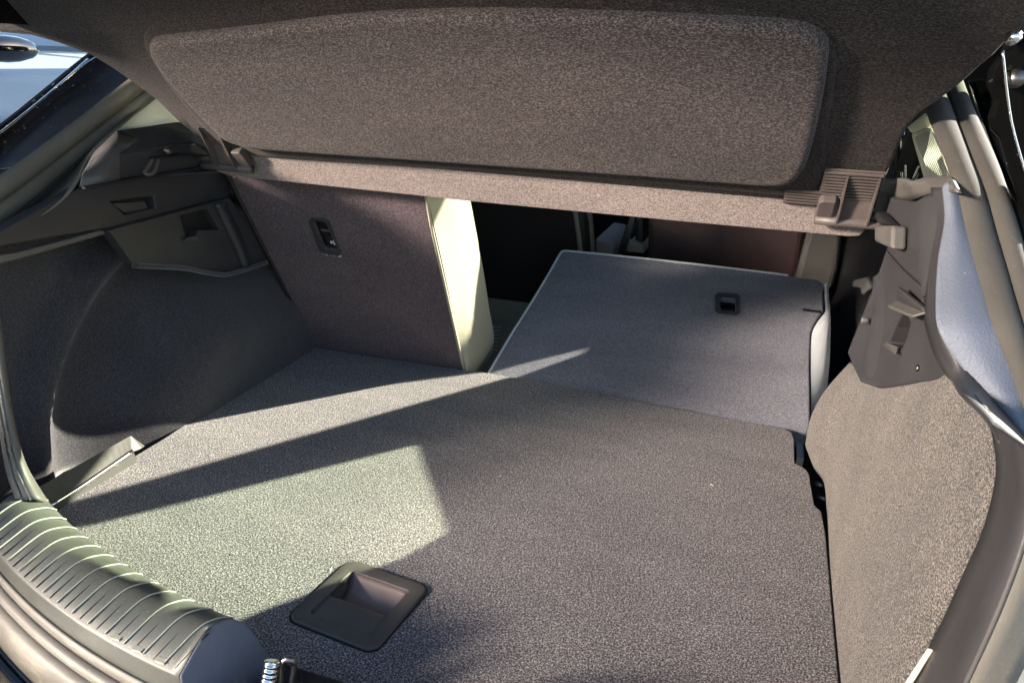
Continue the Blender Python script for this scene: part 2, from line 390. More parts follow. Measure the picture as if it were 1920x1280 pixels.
for i in range(2, 58):
    p, q = SP[i], SP[i].lerp(SP[i + 1], 0.6); e = (CAM - p).normalized() * 0.0006; sd_ = (q - p).cross(e).normalized() * 0.0007; b0 = len(V)
    V += [p - sd_, q - sd_, q + sd_, p + sd_, p.lerp(q, .5) + e]; F += [(b0, b0 + 1, b0 + 4), (b0 + 1, b0 + 2, b0 + 4), (b0 + 2, b0 + 3, b0 + 4), (b0 + 3, b0, b0 + 4)]
mesh('stitching', V, F, M['cushion_cloth'], s1)
# cushion body behind the felt, dark inside the latch slot, and front face
prism('cushion', [SB(426, 330, -0.014), SB(790, 350, -0.014), SB(868, 690, -0.014), SB(592, 655, -0.014)], -pn * 0.09, M['black_plastic'], s1)
fr_ = [SB(583, 408, 0.001), SB(608, 409, 0.001), SB(617, 413, 0.001), SB(640, 472, 0.001), SB(636, 479, 0.001), SB(606, 474, 0.001), SB(600, 470, 0.001), SB(580, 415, 0.001)]
prism('latch_frame', fr_, pn * 0.002, M['trim'], s1, holes=[[p + pn * 0.001 for p in slot]], bevel=0.0007)
prism('latch_bar', [SB(598, 434, -0.006), SB(620, 437, -0.006), SB(621, 440, -0.006), SB(599, 437, -0.006)], -pn * 0.003, M['trim_light'], s1)
# white icon (anchor hook and child seat triangle) and the words under it
def icon(poly, nm): prism(nm, [SB(a, b, -0.0075) for a, b in poly], pn * 0.0008, M['print'], s1)
prism('icon_plate', [SB(610, 446, -0.012), SB(630, 450, -0.012), SB(633, 470, -0.012), SB(612, 466, -0.012)], pn * 0.004, M['black_plastic'], s1)
icon([(616, 457), (618, 456), (619, 459), (622, 455), (626, 450), (627, 451), (623, 458), (620, 461), (617, 461)], 'tether_icon')
prism('tether_icon', [SB(a, b, -0.0075) for a, b in [(626, 453), (632, 460), (631, 464), (622, 463)]], pn * 0.0008, M['print'], s1, holes=[[SB(a, b, -0.0075) for a, b in [(626.4, 456.5), (629, 460.5), (624.6, 460.3)]]])
def text(name, body, size, org, ex, ey, mat, parent):
    c = bpy.data.curves.new(name, 'FONT'); c.body = body; c.size = size; c.extrude = 0.0002; c.align_x = 'CENTER'
    o = bpy.data.objects.new(name, c); dg = bpy.context.evaluated_depsgraph_get()
    COL.objects.link(o); bpy.context.view_layer.update()
    me = bpy.data.meshes.new_from_object(o.evaluated_get(bpy.context.evaluated_depsgraph_get())); bpy.data.objects.remove(o)
    o = link(name, me, mat, parent)
    ex = ex.normalized(); ez = ex.cross(ey).normalized(); ey = ez.cross(ex)
    mm = Matrix((ex, ey, ez)).transposed().to_4x4(); mm.translation = org; o.matrix_local = mm
    return o
tx = (SB(636, 480) - SB(608, 475)); ty = SB(600, 440) - SB(616, 478)
text('lettering', 'Top Tether', 0.0092, SB(622, 478.5, 0.0008), tx, ty, M['print'], s1)
# seat base seen between the two seatbacks
sq = empty('rear_seat_cushion', 'cream rear seat cushion with stitched pattern glimpsed between the two seatbacks', 'seat cushion')
cy0 = [at(880, 552, z=-0.06), at(995, 566, z=-0.06), at(960, 700, z=-0.06), at(860, 720, z=-0.06)]
prism('cushion', cy0, (0, 0, -0.08), M['cushion_cloth'], sq, bevel=0.01)
k = 0
for r_ in range(7):
    for c2 in range(3):
        px, py = 917 + c2 * 9 - r_ * 1.2, 612 + r_ * 7
        tube('stitch', [at(px - 4, py + 2, z=-0.058), at(px, py, z=-0.055), at(px + 4, py + 3, z=-0.058)], 0.0014, M['sky_tinted_fabric'], sq, n=5, seg=5)

s2 = empty('folded_rear_seatback', 'grey felt rear seatback folded flat beyond the boot floor with small latch slot', 'seatback')
RL, RR = at(918, 697, z=-0.004), at(1516, 826, z=-0.03)
FLp, FRp = at(1055, 471, y=1.3), at(1545, 526, y=1.3)
s2n = (RR - RL).cross(FLp - RL).normalized()
RLr = at(920, 690, z=0)
s2n = Vector((1, 0, 0)).cross((FLp - RLr)).normalized()
if s2n.z < 0: s2n = -s2n
p2 = (s2n, FLp)
def FB(px, py, h=0.0): return at(px, py, pl=p2) + s2n * h
o2 = [FB(905, 716), FB(922, 690), FB(960, 625), FB(1000, 562), FB(1030, 512), FB(1055, 471), FB(1180, 482), FB(1300, 495), FB(1420, 509), FB(1535, 524), FB(1543, 530), FB(1544, 560), FB(1545, 582), FB(1535, 595), FB(1521, 622), FB(1519, 680), FB(1520, 760), FB(1520, 800), FB(1510, 826), FB(1490, 829)]
sl2 = [FB(1350, 557), FB(1379, 560), FB(1379, 586), FB(1351, 584)]
st2 = [FB(1505, 578), FB(1541, 582.5), FB(1541, 588), FB(1505, 583.5)]
prism('felt_back', o2, -s2n * 0.014, M['skylit_felt'], s2, holes=[sl2], bevel=0.005)
prism('latch_frame', [FB(*q, 0.0005) for q in [(1347, 551), (1381, 553), (1387, 558), (1386, 588), (1380, 592), (1347, 588), (1341, 583), (1341, 556)]], s2n * 0.004, M['trim'], s2, holes=[[p + s2n * 0.0005 for p in sl2]], bevel=0.0012)
prism('latch_bar', [FB(1350, 568, -0.003), FB(1379, 571, -0.003), FB(1379, 575, -0.003), FB(1350, 572, -0.003)], -s2n * 0.004, M['chrome'], s2)
prism('latch_lever', [FB(1354, 577, -0.006), FB(1374, 579, -0.006), FB(1374, 585, -0.006), FB(1354, 583, -0.006)], -s2n * 0.004, M['chrome'], s2)
prism('cushion', [p - s2n * 0.016 for p in [FB(922, 690), FB(1060, 476), FB(1530, 528), FB(1535, 590), FB(1512, 640), FB(1508, 800)]], -s2n * 0.10, M['black_plastic'], s2)
# pale piping round left and front edges
tube('piping', [FB(905, 716, -0.002), FB(921, 690, -0.002), FB(959, 625, -0.002), FB(999, 562, -0.002), FB(1029, 512, -0.002), FB(1052, 472, -0.002), FB(1058, 469, -0.002), FB(1180, 481, -0.002), FB(1300, 494, -0.002), FB(1420, 508, -0.002), FB(1478, 515, -0.002)], 0.0032, M['sky_tinted_fabric'], s2, n=90)
e1 = [FB(1545, 530, -0.003), FB(1547, 560, -0.003), FB(1548, 582, -0.003), FB(1537, 596, -0.003), FB(1523, 622, -0.003), FB(1521, 680, -0.003), FB(1522, 760, -0.003), FB(1521, 800, -0.003)]
e2 = [at(1553, 530, y=1.28), at(1555, 560, y=1.22), at(1557, 580, y=1.18), at(1558, 600, y=1.13), at(1557, 640, y=1.06), at(1555, 690, y=0.98), at(1545, 760, y=0.88), at(1530, 800, y=0.82)]
e3 = [p + Vector((-0.012, 0.0, -0.07)) for p in e2]
loft('side_bolster', [e1, e2, e3], M['sky_tinted_fabric'], s2, n=40, sub=4)
# dark strip on the felt standing for the shaded pull strap slit
prism('slot_shade', [p - s2n * 0.0006 for p in [FB(1505, 579), FB(1541, 583.5), FB(1541, 587), FB(1505, 582.5)]], s2n * 0.0016, M['black_plastic'], s2)

# ------------------------------------------------------------------ front seats and console (dark, far inside)
f1 = empty('front_seat', 'dark front seat with a bright cream edge seen past the upright seatback', 'car seat')
prism('backrest', [at(868, 340, y=1.75), at(1085, 360, y=1.75), at(1100, 420, y=1.75), at(1115, 640, y=1.75), at(850, 700, y=1.75)], (0, 0.12, 0), M['leather'], f1, bevel=0.02)
loft('side_edge', [[at(1072, 350, y=1.74), at(1078, 400, y=1.74), at(1084, 440, y=1.74), at(1090, 490, y=1.74)], [at(1104, 350, y=1.80), at(1110, 400, y=1.80), at(1114, 440, y=1.80), at(1117, 490, y=1.80)]], M['cream'], f1, n=12, sub=3, solid=0.01)
prism('seat_base', [at(1116, 446, y=1.9), at(1142, 450, y=1.9), at(1152, 462, y=1.9), at(1148, 500, y=1.9), at(1116, 500, y=1.9)], (0, 0.3, 0), M['sky_tinted_fabric'], f1, bevel=0.01)
f2 = empty('front_seat', 'dark brown front seatback seen under the right end of the parcel shelf', 'car seat')
prism('backrest', [at(1216, 395, y=1.7), at(1512, 425, y=1.7), at(1490, 560, y=1.7), at(1210, 560, y=1.7)], (0, 0.12, 0), M['brown_leather'], f2, bevel=0.02)
prism('side_bolster', [at(1516, 428, y=1.68), at(1580, 432, y=1.68), at(1572, 500, y=1.68), at(1560, 545, y=1.68), at(1484, 545, y=1.68)], (0, 0.12, 0), M['trim_light'], f2, bevel=0.015)
cs = empty('centre_console', 'silver edged centre console between the dark front seats', 'console')
prism('side_rail', [at(1181, 400, y=1.85), at(1193, 402, y=1.85), at(1173, 476, y=1.85), at(1157, 476, y=1.85)], (0, 0.05, 0), M['chrome'], cs, bevel=0.004)
prism('tray', [at(1178, 455, y=1.95), at(1208, 460, y=1.95), at(1208, 475, y=1.95), at(1172, 472, y=1.95)], (0, 0.2, 0), M['cream_plastic'], cs, bevel=0.004)
prism('cup_holder', [at(1192, 412, y=1.97), at(1206, 400, y=1.97), at(1208, 455, y=1.97), at(1190, 452, y=1.97)], (0, 0.2, 0), M['dark_metal'], cs, bevel=0.008)

# ------------------------------------------------------------------ body shell (roof, sides with window openings, bulkhead)
def yz(x, L): return [Vector((x, a, b)) for a, b in L]
wB = [(1.13, 0.365), (1.085, 0.438), (1.03, 0.525), (1.00, 0.82), (0.52, 0.82), (0.52, 0.49), (0.56, 0.415), (0.65, 0.352), (0.70, 0.300), (0.745, 0.283)]
wA = [(1.354, 0.333), (1.084, 0.536), (1.10, 0.555), (1.235, 0.60), (1.27, 0.82), (1.47, 0.82), (1.455, 0.36), (1.43, 0.31), (1.375, 0.295)]  # both outlines shaped to throw the sun patches onto floor and seat
prism('side_panel', yz(0.60, [(0.50, -0.6), (2.6, -0.6), (2.6, 0.40), (2.4, 0.97), (0.9, 0.985), (0.45, 0.98), (0.50, 0.5)]), (0.05, 0, 0), M['black_plastic'], car, holes=[yz(0.60, wA), yz(0.60, wB)])
mesh('window_glass', yz(0.625, wB), [tuple(range(len(wB)))], M['green_glass'], car)
mesh('window_glass', yz(0.625, wA), [tuple(range(len(wA)))], M['clear_glass'], car)
wl = [(0.80, 0.50), (0.90, 0.74), (2.0, 0.77), (2.1, 0.50)]
prism('side_panel', yz(-0.70, [(0.45, -0.6), (2.6, -0.6), (2.6, 0.40), (2.4, 0.97), (0.9, 0.985), (0.72, 0.62), (0.45, 0.40)]), (-0.05, 0, 0), M['black_plastic'], car, holes=[yz(-0.70, wl)])
prism('roof', [Vector(p) for p in ((-0.75, 0.52, 0.99), (0.68, 0.52, 0.99), (0.68, 2.5, 0.99), (-0.75, 2.5, 0.99))], (0, 0, 0.03), M['paint'], car)
box('bulkhead', (-0.70, 2.6, -0.6), (0.65, 2.7, 0.98), M['black_plastic'], car)
box('cabin_floor', (-0.70, 0.85, -0.42), (0.65, 2.65, -0.36), M['black_plastic'], car)
# raised tailgate, unseen; its lower edge is shaped to shade the upper shelf
REFLECTOR_AT = Vector((0.0, 0.35, 0.35)) + Vector((-0.75, -0.66, 0)).normalized() * 9.0 * math.cos(R(16)) + Vector((0, 0, 9.0 * math.sin(R(16))))
def lip(x, y, z, yt=-0.05):
    p = Vector((x, y, z)); d = REFLECTOR_AT + Vector((0, 0, 0.1)) - p; return p + d * ((yt - y) / d.y)
shade_lips = [lip(0.62, 0.33, 0.60), lip(0.43, 0.325, 0.605), lip(0.25, 0.295, 0.635), lip(0.05, 0.27, 0.655), lip(-0.07, 0.275, 0.65), lip(-0.25, 0.305, 0.622), lip(-0.42, 0.33, 0.598), lip(-0.6, 0.36, 0.57)]
tg_rows = [[p + Vector((0.0, 0.25, 0.22)) for p in shade_lips], shade_lips, [p + Vector((0, 0.01, 0.05)) for p in shade_lips], [Vector((p.x * 0.6 + 0.2, 0.62, 1.03)) for p in shade_lips]]
V, F = grid_mesh(tg_rows)
mesh('tailgate', V, F, M['paint'], car, solid=0.01)
mesh('tailgate_skin', [Vector((0.62, -0.45, 1.15)), Vector((-0.66, -0.45, 1.15)), Vector((-0.7, 0.62, 1.05)), Vector((0.7, 0.62, 1.05))], [(0, 1, 2, 3)], M['paint'], car, solid=0.01)
prism('shade_pillar', yz(-0.66, [(0.34, 0.625), (0.22, 0.625), (0.18, 0.66), (0.16, 0.78), (0.2, 0.98), (0.75, 0.98), (0.75, 0.66)]), (-0.03, 0, 0), M['paint'], car)  # unseen, added to block light from the left shelf border

# ------------------------------------------------------------------ left side trim
def bulge_x(y, z):
    """left wall: pocket at the rear, wheel arch box towards the seats, crease along an arc"""
    # arch crease: distance from the ellipse centre
    cy_, cz, ry, rz = 0.52, -0.02, 0.335, 0.315
    d = math.sqrt(((y - cy_) / ry) ** 2 + ((z - cz) / rz) ** 2)
    if y > cy_: d = math.sqrt(((y - cy_) / 0.60) ** 2 + ((z - cz) / rz) ** 2)
    t = max(0.0, min(1.0, (1.00 - d) / 0.58)); t = t * t * (3 - 2 * t)
    ridge = 0.034 * math.exp(-((d - 1.12) / 0.055) ** 2)
    x = -0.628 + 0.112 * t + ridge
    x += 0.016 * math.exp(-(((y - 0.40) / 0.12) ** 2 + ((z - 0.13) / 0.10) ** 2))
    k = max(0.0, min(1.0, (0.06 - z) / 0.06)); x = min(x, -0.509 - 0.05 * max(0.0, y - 0.50))
    return x
rows = []
for i in range(48):
    y = -0.03 + 0.80 * i / 47; rows.append([Vector((bulge_x(y, z), y, z)) for z in [-0.03 + 0.47 * j / 35 for j in range(36)]])
# keep only what lies behind the seat line
V, F = grid_mesh(rows)
mesh('side_carpet', V, F, M['dark_carpet'], car, smooth=True, solid=0.004, label='dark moulded carpet over the left wheel arch')
# plastic filler strip beside the board
st = [at(62, 918, x=-0.520), at(120, 886, x=-0.522), at(242, 819, x=-0.524)]
sb_ = [at(90, 952, x=-0.508), at(150, 914, x=-0.508), at(246, 848, x=-0.508)]
loft('filler_strip', [st, sb_, [p + Vector((0.004, 0, -0.002)) for p in sb_], [p + Vector((0.006, 0, -0.02)) for p in sb_]], M['strip'], car, n=16, smooth=False, solid=0.003)
tube('strip_bead', [p + Vector((0.003, 0, 0.003)) for p in sb_], 0.003, M['chrome'], car, n=10)
prism('strip_end', [at(242, 819, x=-0.524), at(246, 848, x=-0.508), at(262, 842, x=-0.508), at(268, 838, x=-0.52)], (0, 0.004, 0), M['trim_light'], car)
# upper plastic trims, x = -0.52 .. -0.55
XL = -0.545
def LX(px, py, x=XL): return at(px, py, x=x)
up = [LX(-40, 470), LX(60, 452), LX(205, 428), LX(330, 395), LX(430, 372), LX(436, 340), LX(428, 322), LX(300, 330), LX(150, 352), LX(60, 400), LX(-40, 455)]
hole_u = [LX(208, 378), LX(288, 368), LX(292, 390), LX(235, 403)]
prism('upper_trim', up, (-0.02, 0, 0), M['trim'], car, holes=[hole_u], bevel=0.003, label='black plastic upper trim panel with a cutout')
prism('trim_recess', [p + Vector((-0.018, 0, 0)) for p in hole_u], (-0.003, 0, 0), M['black_plastic'], car)
prism('trim_flap', [LX(210, 382, -0.548), LX(272, 378, -0.548), LX(278, 389, -0.556), LX(236, 401, -0.556)], (-0.002, 0, 0), M['trim_light'], car, bevel=0.001)
# ledge above it (parcel shelf support)
loft('shelf_ledge', [[LX(220, 248, -.565), LX(263, 243, -.57), LX(329, 233, -.57), LX(352, 234, -.57)], [LX(262, 264, -.552), LX(290, 262, -.55), LX(345, 252, -.545), LX(392, 262, -.54)], [LX(226, 286, -.534), LX(300, 276, -.534), LX(360, 268, -.532), LX(396, 284, -.532)]], M['trim'], car, n=24, sub=1, spline=False, smooth=False, solid=0.004, label='plastic parcel shelf support on the left')
prism('ledge_face', [LX(224, 288, -.53), LX(300, 278, -.53), LX(360, 270, -.53), LX(384, 284, -.53), LX(404, 304, -.53), LX(404, 310, -.53), LX(222, 336, -.53)], (-0.012, 0, 0), M['trim'], car, bevel=0.002)
prism('ledge_lip', [LX(160, 349, -.524), LX(404, 308, -.522), LX(406, 314, -.522), LX(160, 355, -.524)], (-0.006, 0, 0), M['black_plastic'], car, bevel=0.001)
prism('ledge_bar', [LX(290, 296, -.520), LX(340, 288, -.520), LX(392, 290, -.520), LX(392, 294, -.520), LX(340, 293, -.520), LX(290, 301, -.520)], (-0.014, 0, 0), M['black_plastic'], car, bevel=0.002)
tube('hook', [LX(286, 300, -0.512), LX(275, 318, -0.508), LX(271, 325, -0.506), LX(280, 327, -0.503), LX(290, 322, -0.503), LX(297, 300, -0.510)], 0.0028, M['clip'], car, n=24, seg=8)
tube('bolt_head', [LX(312, 283, -0.515), LX(316, 283, -0.505)], 0.005, M['dark_metal'], car, n=3)
bV = [LX(218, 247, -.565), LX(266, 265, -.55), LX(224, 288, -.53), LX(222, 337, -.529), LX(148, 352, -.529), LX(154, 325, -.54), LX(176, 290, -.555)]
mesh('lit_trim_face', bV, [(0, 1, 2), (0, 2, 6), (6, 2, 5), (5, 2, 3), (5, 3, 4)], M['trim_light'], car, solid=0.003, smooth=True)  # lit face of the pillar trim, its light put into a paler material
prism('trim_strip', [LX(-20, 480, -.54), LX(31, 474, -.54), LX(193, 431, -.54), LX(200, 439, -.54), LX(36, 486, -.54), LX(-20, 500, -.54)], (-0.012, 0, 0), M['trim_light'], car, bevel=0.002)
# lower hook panel between the upper trim and the wheel arch
lp = [LX(205, 432, -0.53), LX(330, 398, -0.53), LX(412, 376, -0.53), LX(432, 372, -0.53), LX(475, 440, -0.53), LX(503, 490, -0.53), LX(425, 512, -0.53), LX(345, 499, -0.53), LX(250, 496, -0.53), LX(232, 470, -0.53)]
cut = [LX(338, 404, -0.53), LX(390, 392, -0.53), LX(412, 430, -0.53), LX(372, 432, -0.53), LX(366, 446, -0.53), (LX(350, 450, -0.53))]
prism('hook_panel', lp, (-0.02, 0, 0), M['trim'], car, holes=[cut], bevel=0.003)
prism('hook_recess', [p + Vector((-0.018, 0, 0)) for p in cut], (-0.003, 0, 0), M['black_plastic'], car)
prism('bag_hook', [LX(342, 452, -0.53), LX(350, 448, -0.518), LX(366, 447, -0.518), LX(368, 452, -0.53)], (0.006, 0, 0.004), M['trim_light'], car, bevel=0.001)
loft('panel_ridge', [[LX(400, 385, -0.53), LX(440, 470, -0.53), LX(452, 505, -0.53)], [LX(412, 382, -0.52), LX(452, 465, -0.52), LX(464, 502, -0.52)], [LX(424, 380, -0.53), LX(462, 460, -0.53), LX(474, 500, -0.53)]], M['trim'], car, n=12, sub=3, solid=0.003)
# carpet over the top of the arch towards the seat
tube('arch_edge', [LX(250, 498, -0.532), LX(300, 500, -0.525), LX(345, 503, -0.52), LX(400, 513, -0.52), LX(430, 514, -0.522), LX(500, 492, -0.525)], 0.004, M['dark_carpet'], car, n=30)
# tie-down eye on the floor edge
tube('tie_down', [at(468, 690, z=0.004), at(478, 681, z=0.022), at(498, 678, z=0.024), at(508, 686, z=0.012)], 0.004, M['dark_metal'], car, n=20, seg=8)

# ------------------------------------------------------------------ tailgate opening: seals, flanges, body sides
ZP = [(-0.10, 0.03), (0.0, 0.19), (0.03, 0.30), (0.10, 0.41), (0.25, 0.50), (0.40, 0.55), (0.55, 0.59), (0.75, 0.64)]
def AP(px, py, off=0.0, dy=0.0):
    """point on the slanting plane of the tailgate opening seen at a pixel"""
    r = ray(px, py); lo, hi = -0.14, 1.2
    f = lambda y: (CAM.z + r.z * (y - CAM.y) / r.y) - interp(ZP, y) - off
    ys = [lo + (hi - lo) * i / 200 for i in range(201)]
    best = min(ys, key=lambda y: abs(f(y))); 
    for a, b in zip(ys, ys[1:]):
        if f(a) * f(b) <= 0:
            for _ in range(30):
                c = (a + b) / 2
                if f(a) * f(c) <= 0: b = c
                else: a = c
            best = (a + b) / 2; break
    return CAM + r * ((best + dy - CAM.y) / r.y)
def band(name, a, b, bulge, mat, n=60, label=None):
    a = catmull(a, n); b = catmull(b, n); rows = []
    for k in range(9):
        t = k / 8; w_ = math.sin(math.pi * t) ** 0.7 if 0 < t < 1 else 0; r_ = []
        for i in range(n):
            d = (a[min(i + 1, n - 1)] - a[max(i - 1, 0)]); q = b[i] - a[i]; nn = d.cross(q).normalized()
            if nn.dot(CAM - a[i]) < 0: nn = -nn
            r_.append(a[i].lerp(b[i], t) + nn * (bulge * w_))
        rows.append(r_)
    V, F = grid_mesh(rows); return mesh(name, V, F, mat, car, smooth=True, solid=0.003, off=0, **({'label': label} if label else {}))
# left: strips running up and away
def YL(px): return interp([(-400, -0.10), (-200, 0.02), (0, 0.17), (160, 0.33), (300, 0.47)], px)
def LY(px, py, d=0): return at(px, py, y=YL(px) + d)
sealL1 = [LY(-260, 520), LY(-100, 420), LY(0, 350), LY(120, 262), LY(246, 165), LY(330, 105)]
sealL2 = [LY(-260, 600), LY(-100, 480), LY(0, 398), LY(120, 302), LY(268, 186), LY(360, 120)]
gL0 = [LY(-260, 480), LY(-100, 392), LY(0, 328), LY(120, 242), LY(240, 150), LY(330, 85)]
gL1 = [LY(-260, 550), LY(-100, 446), LY(0, 376), LY(120, 285), LY(258, 178), LY(345, 112)]
gL2 = [LY(-260, 620), LY(-100, 498), LY(0, 424), LY(120, 322), LY(280, 188), LY(365, 125)]
band('door_seal', gL0, gL1, 0.011, M['rubber'], label='grey rubber weather seal, outer lip')
band('door_seal', gL1, gL2, 0.009, M['rubber'], label='grey rubber weather seal, inner lip')
# trim return between seal and inner trim
loft('pillar_trim', [gL2, [LY(-260, 640, .01), LY(-100, 520, .01), LY(0, 440, .01), LY(60, 392, .01), LY(140, 318, .01), LY(200, 252, .01), LY(300, 178, .01)],
                     [LX(-120, 520, -.548), LX(-40, 475, -.548), LX(0, 452, -.548), LX(46, 424, -.546), LX(108, 385, -.544), LX(145, 345, -.545), LX(166, 300, -.556), LX(212, 250, -.566)]], M['rubber'], car, n=40, sub=5, solid=0.003)
loft('cream_pillar', [[at(205, 243, y=0.40), at(245, 218, y=0.43), at(285, 186, y=0.46), at(300, 150, y=0.48)], [at(345, 240, y=0.50), at(350, 232, y=0.51), at(352, 222, y=0.52), at(354, 150, y=0.54)]], M['cream_plastic'], car, n=10, sub=3, solid=0.005)
tube('pillar_edge', [at(203, 245, y=0.395), at(245, 212, y=0.425), at(290, 172, y=0.455)], 0.004, M['cream_plastic'], car, n=10)
# glossy black quarter body left
loft('quarter_panel', [[at(-300, 560, x=-0.56), at(-100, 405, x=-0.60), at(0, 335, x=-0.62), at(120, 248, x=-0.63), at(240, 156, x=-0.64), at(330, 90, x=-0.65)],
                       [at(-300, 520, x=-0.60), at(-100, 350, x=-0.66), at(0, 285, x=-0.68), at(120, 190, x=-0.69), at(200, 130, x=-0.70), at(330, 40, x=-0.70)],
                       [at(-300, 460, x=-0.64), at(-100, 300, x=-0.70), at(0, 232, x=-0.72), at(90, 160, x=-0.73), at(165, 100, x=-0.74), at(300, 10, x=-0.75)]], M['dark_paint'], car, n=40, sub=6, solid=0.004, label='glossy black rear quarter beside the opening')
tube('gutter_bead', [at(-100, 318, x=-0.68), at(0, 250, x=-0.695), at(90, 178, x=-0.705), at(165, 112, x=-0.712)], 0.0022, M['chrome'], car, n=20)
tube('gutter_bead', [at(105, 165, x=-0.70), at(150, 128, x=-0.70), at(190, 102, x=-0.705)], 0.0016, M['chrome'], car, n=20)
# left jamb: sunlit flange going down into the sill
jl = [[at(-60, 560, y=0.02), at(-40, 620, y=0.015), at(-22, 700, y=0.01), at(-5, 790, y=0.0), at(10, 880, y=-0.005), at(30, 940, y=-0.02)],
      [at(-14, 560, y=0.02), at(-4, 620, y=0.015), at(6, 700, y=0.01), at(20, 790, y=0.003), at(42, 880, y=0.0), at(70, 935, y=-0.01)],
      [at(-6, 560, y=0.035), at(4, 620, y=0.03), at(14, 700, y=0.025), at(28, 790, y=0.018), at(50, 870, y=0.014), at(94, 944, y=0.008)]]
loft('jamb_trim', jl, M['trim_light'], car, n=30, sub=5, solid=0.004)
for q in range(2):
    a = 0.35 + 0.35 * q
    tube('jamb_rib', [jl[0][i].lerp(jl[1][i], a) + Vector((0.001, -0.001, 0)) for i in range(6)], 0.0016, M['sill'], car, n=24, seg=6)
# sill trim: a profile swept along the opening
def yr(x): return -0.112 + 0.5 * x * x
prof = [(0.056, -0.01), (0.050, 0.020), (0.043, 0.050), (0.036, 0.068), (0.028, 0.0785), (0.018, 0.0850), (0.006, 0.0895), (0.000, 0.0903), (-0.006, 0.0900), (-0.014, 0.0880), (-0.046, 0.0760), (-0.0475, 0.073), (-0.049, 0.050), (-0.052, 0.030), (-0.056, 0.02)]
def sill(x0, x1, n, taper=None):
    rows = []
    for i in range(n):
        x = x0 + (x1 - x0) * i / (n - 1)
        rows.append([Vector((x, yr(x) + dy, z + 0.02 * max(0, abs(x) - 0.36))) for dy, z in prof])
    return rows
rows = sill(-0.445, -0.075, 40)
endc = [Vector((-0.078 + (0.09 - z) * 0.30, yr(.07) + dy, z)) for dy, z in prof]
rows.append(endc)
V, F = grid_mesh(rows); st_ = mesh('sill_trim', V, F, M['sill'], car, smooth=True, label='ribbed black plastic loading sill, sunlit')
for mdf in st_.modifiers: pass
endc = rows[-1]
cap = endc + [Vector((-0.048, yr(.07) - 0.056, -0.01))]
prism('sill_end', cap, (0.003, 0, 0), M['flange'], car, bevel=0.0025)
rows = [[p + Vector((0, -0.024, -0.004)) for p in r] for r in sill(0.10, 0.46, 30)]; V, F = grid_mesh(rows); mesh('sill_trim', V, F, M['sill'], car, smooth=True, solid=0.003, off=1, label='right part of the plastic loading sill')
ribp = [(0.030, 0.0760), (0.026, 0.0798), (0.018, 0.0852), (0.006, 0.0897), (0.000, 0.0905), (-0.006, 0.0902), (-0.014, 0.0882), (-0.042, 0.0779)]
for i in range(14):
    x = -0.425 + 0.0262 * i
    zz = 0.02 * max(0, abs(x) - 0.36)
    tube('sill_rib', [Vector((x + dy * 0.25, yr(x) + dy, z + zz)) for dy, z in ribp], 0.0008, M['rib_glint'], st_, n=14, seg=6)
    tube('sill_groove', [Vector((x + 0.013 + dy * 0.25, yr(x + .013) + dy, z + zz - 0.0010)) for dy, z in ribp[5:]], 0.0007, M['black_plastic'], st_, n=8, seg=5)
for i in range(3):
    x = -0.165 + 0.030 * i
    box('sill_foot', (x, yr(x) - 0.045, 0.0765), (x + 0.011, yr(x) - 0.040, 0.0790), M['rib_glint'], st_)
# outside of the sill: seal, flange, seal, bumper
def run(dy, z, x0=-0.62, x1=0.62, n=30):
    out = []
    for i in range(n):
        x = x0 + (x1 - x0) * i / (n - 1)
        yy = -0.112 + 0.5 * x * x; zz = z
        if abs(x) > 0.40: zz += min(abs(x) - 0.40, 0.12) ** 2 * 6; yy = yy
        out.append(Vector((x, yy + dy, zz)))
    return out
def runs(prof_, x0=-0.62, x1=0.62, n=50): return [run(dy, z, x0, x1, n) for dy, z in prof_]
V, F = grid_mesh(runs([(-0.0495, 0.052), (-0.0505, 0.038), (-0.0515, 0.030), (-0.053, 0.034), (-0.0555, 0.037), (-0.0585, 0.0355), (-0.0600, 0.029), (-0.0605, 0.025)]))
mesh('sill_seal', V, F, M['rubber'], car, smooth=True, solid=0.003)
V, F = grid_mesh(runs([(-0.0605, 0.025), (-0.062, 0.028), (-0.066, 0.0285), (-0.070, 0.024), (-0.072, 0.014), (-0.072, -0.02)]))
mesh('outer_seal', V, F, M['rubber'], car, smooth=True, solid=0.003)
V, F = grid_mesh(runs([(-0.072, -0.02), (-0.076, -0.045), (-0.084, -0.045), (-0.088, -0.020), (-0.094, -0.012), (-0.17, -0.020), (-0.23, -0.035), (-0.26, -0.08), (-0.27, -0.3)], -0.8, 0.8))
mesh('bumper', V, F, M['paint'], car, smooth=True, solid=0.004)
tube('bumper_bead', run(-0.090, -0.015, -0.7, 0.7), 0.0022, M['chrome'], car, n=60)
box('body_underside', (-0.7, -0.40, -0.45), (0.7, 0.3, -0.40), M['black_plastic'], car)
# latch striker at the sill centre
lk = empty('latch_striker', 'metal latch striker loop with a threaded stop beside it at the middle of the sill', 'latch')
tube('striker_loop', [at(527, 1290, z=0.04), at(528, 1250, z=0.06), at(536, 1236, z=0.068), at(548, 1237, z=0.068), at(552, 1246, z=0.062), at(545, 1290, z=0.04)], 0.0035, M['dark_metal'], lk, n=30, seg=8)
pr_ = [at(500, 1292, z=0.045), at(506, 1262, z=0.06), at(510, 1240, z=0.07)]
tube('threaded_stop', pr_, lambda t: 0.0075 - 0.001 * (0.5 + 0.5 * math.cos(t * 40)), M['chrome'], lk, n=60, seg=14)
box('latch_base', (-0.035, -0.15, 0.0), (0.06, -0.07, 0.030), M['black_plastic'], car, bevel=0.004)
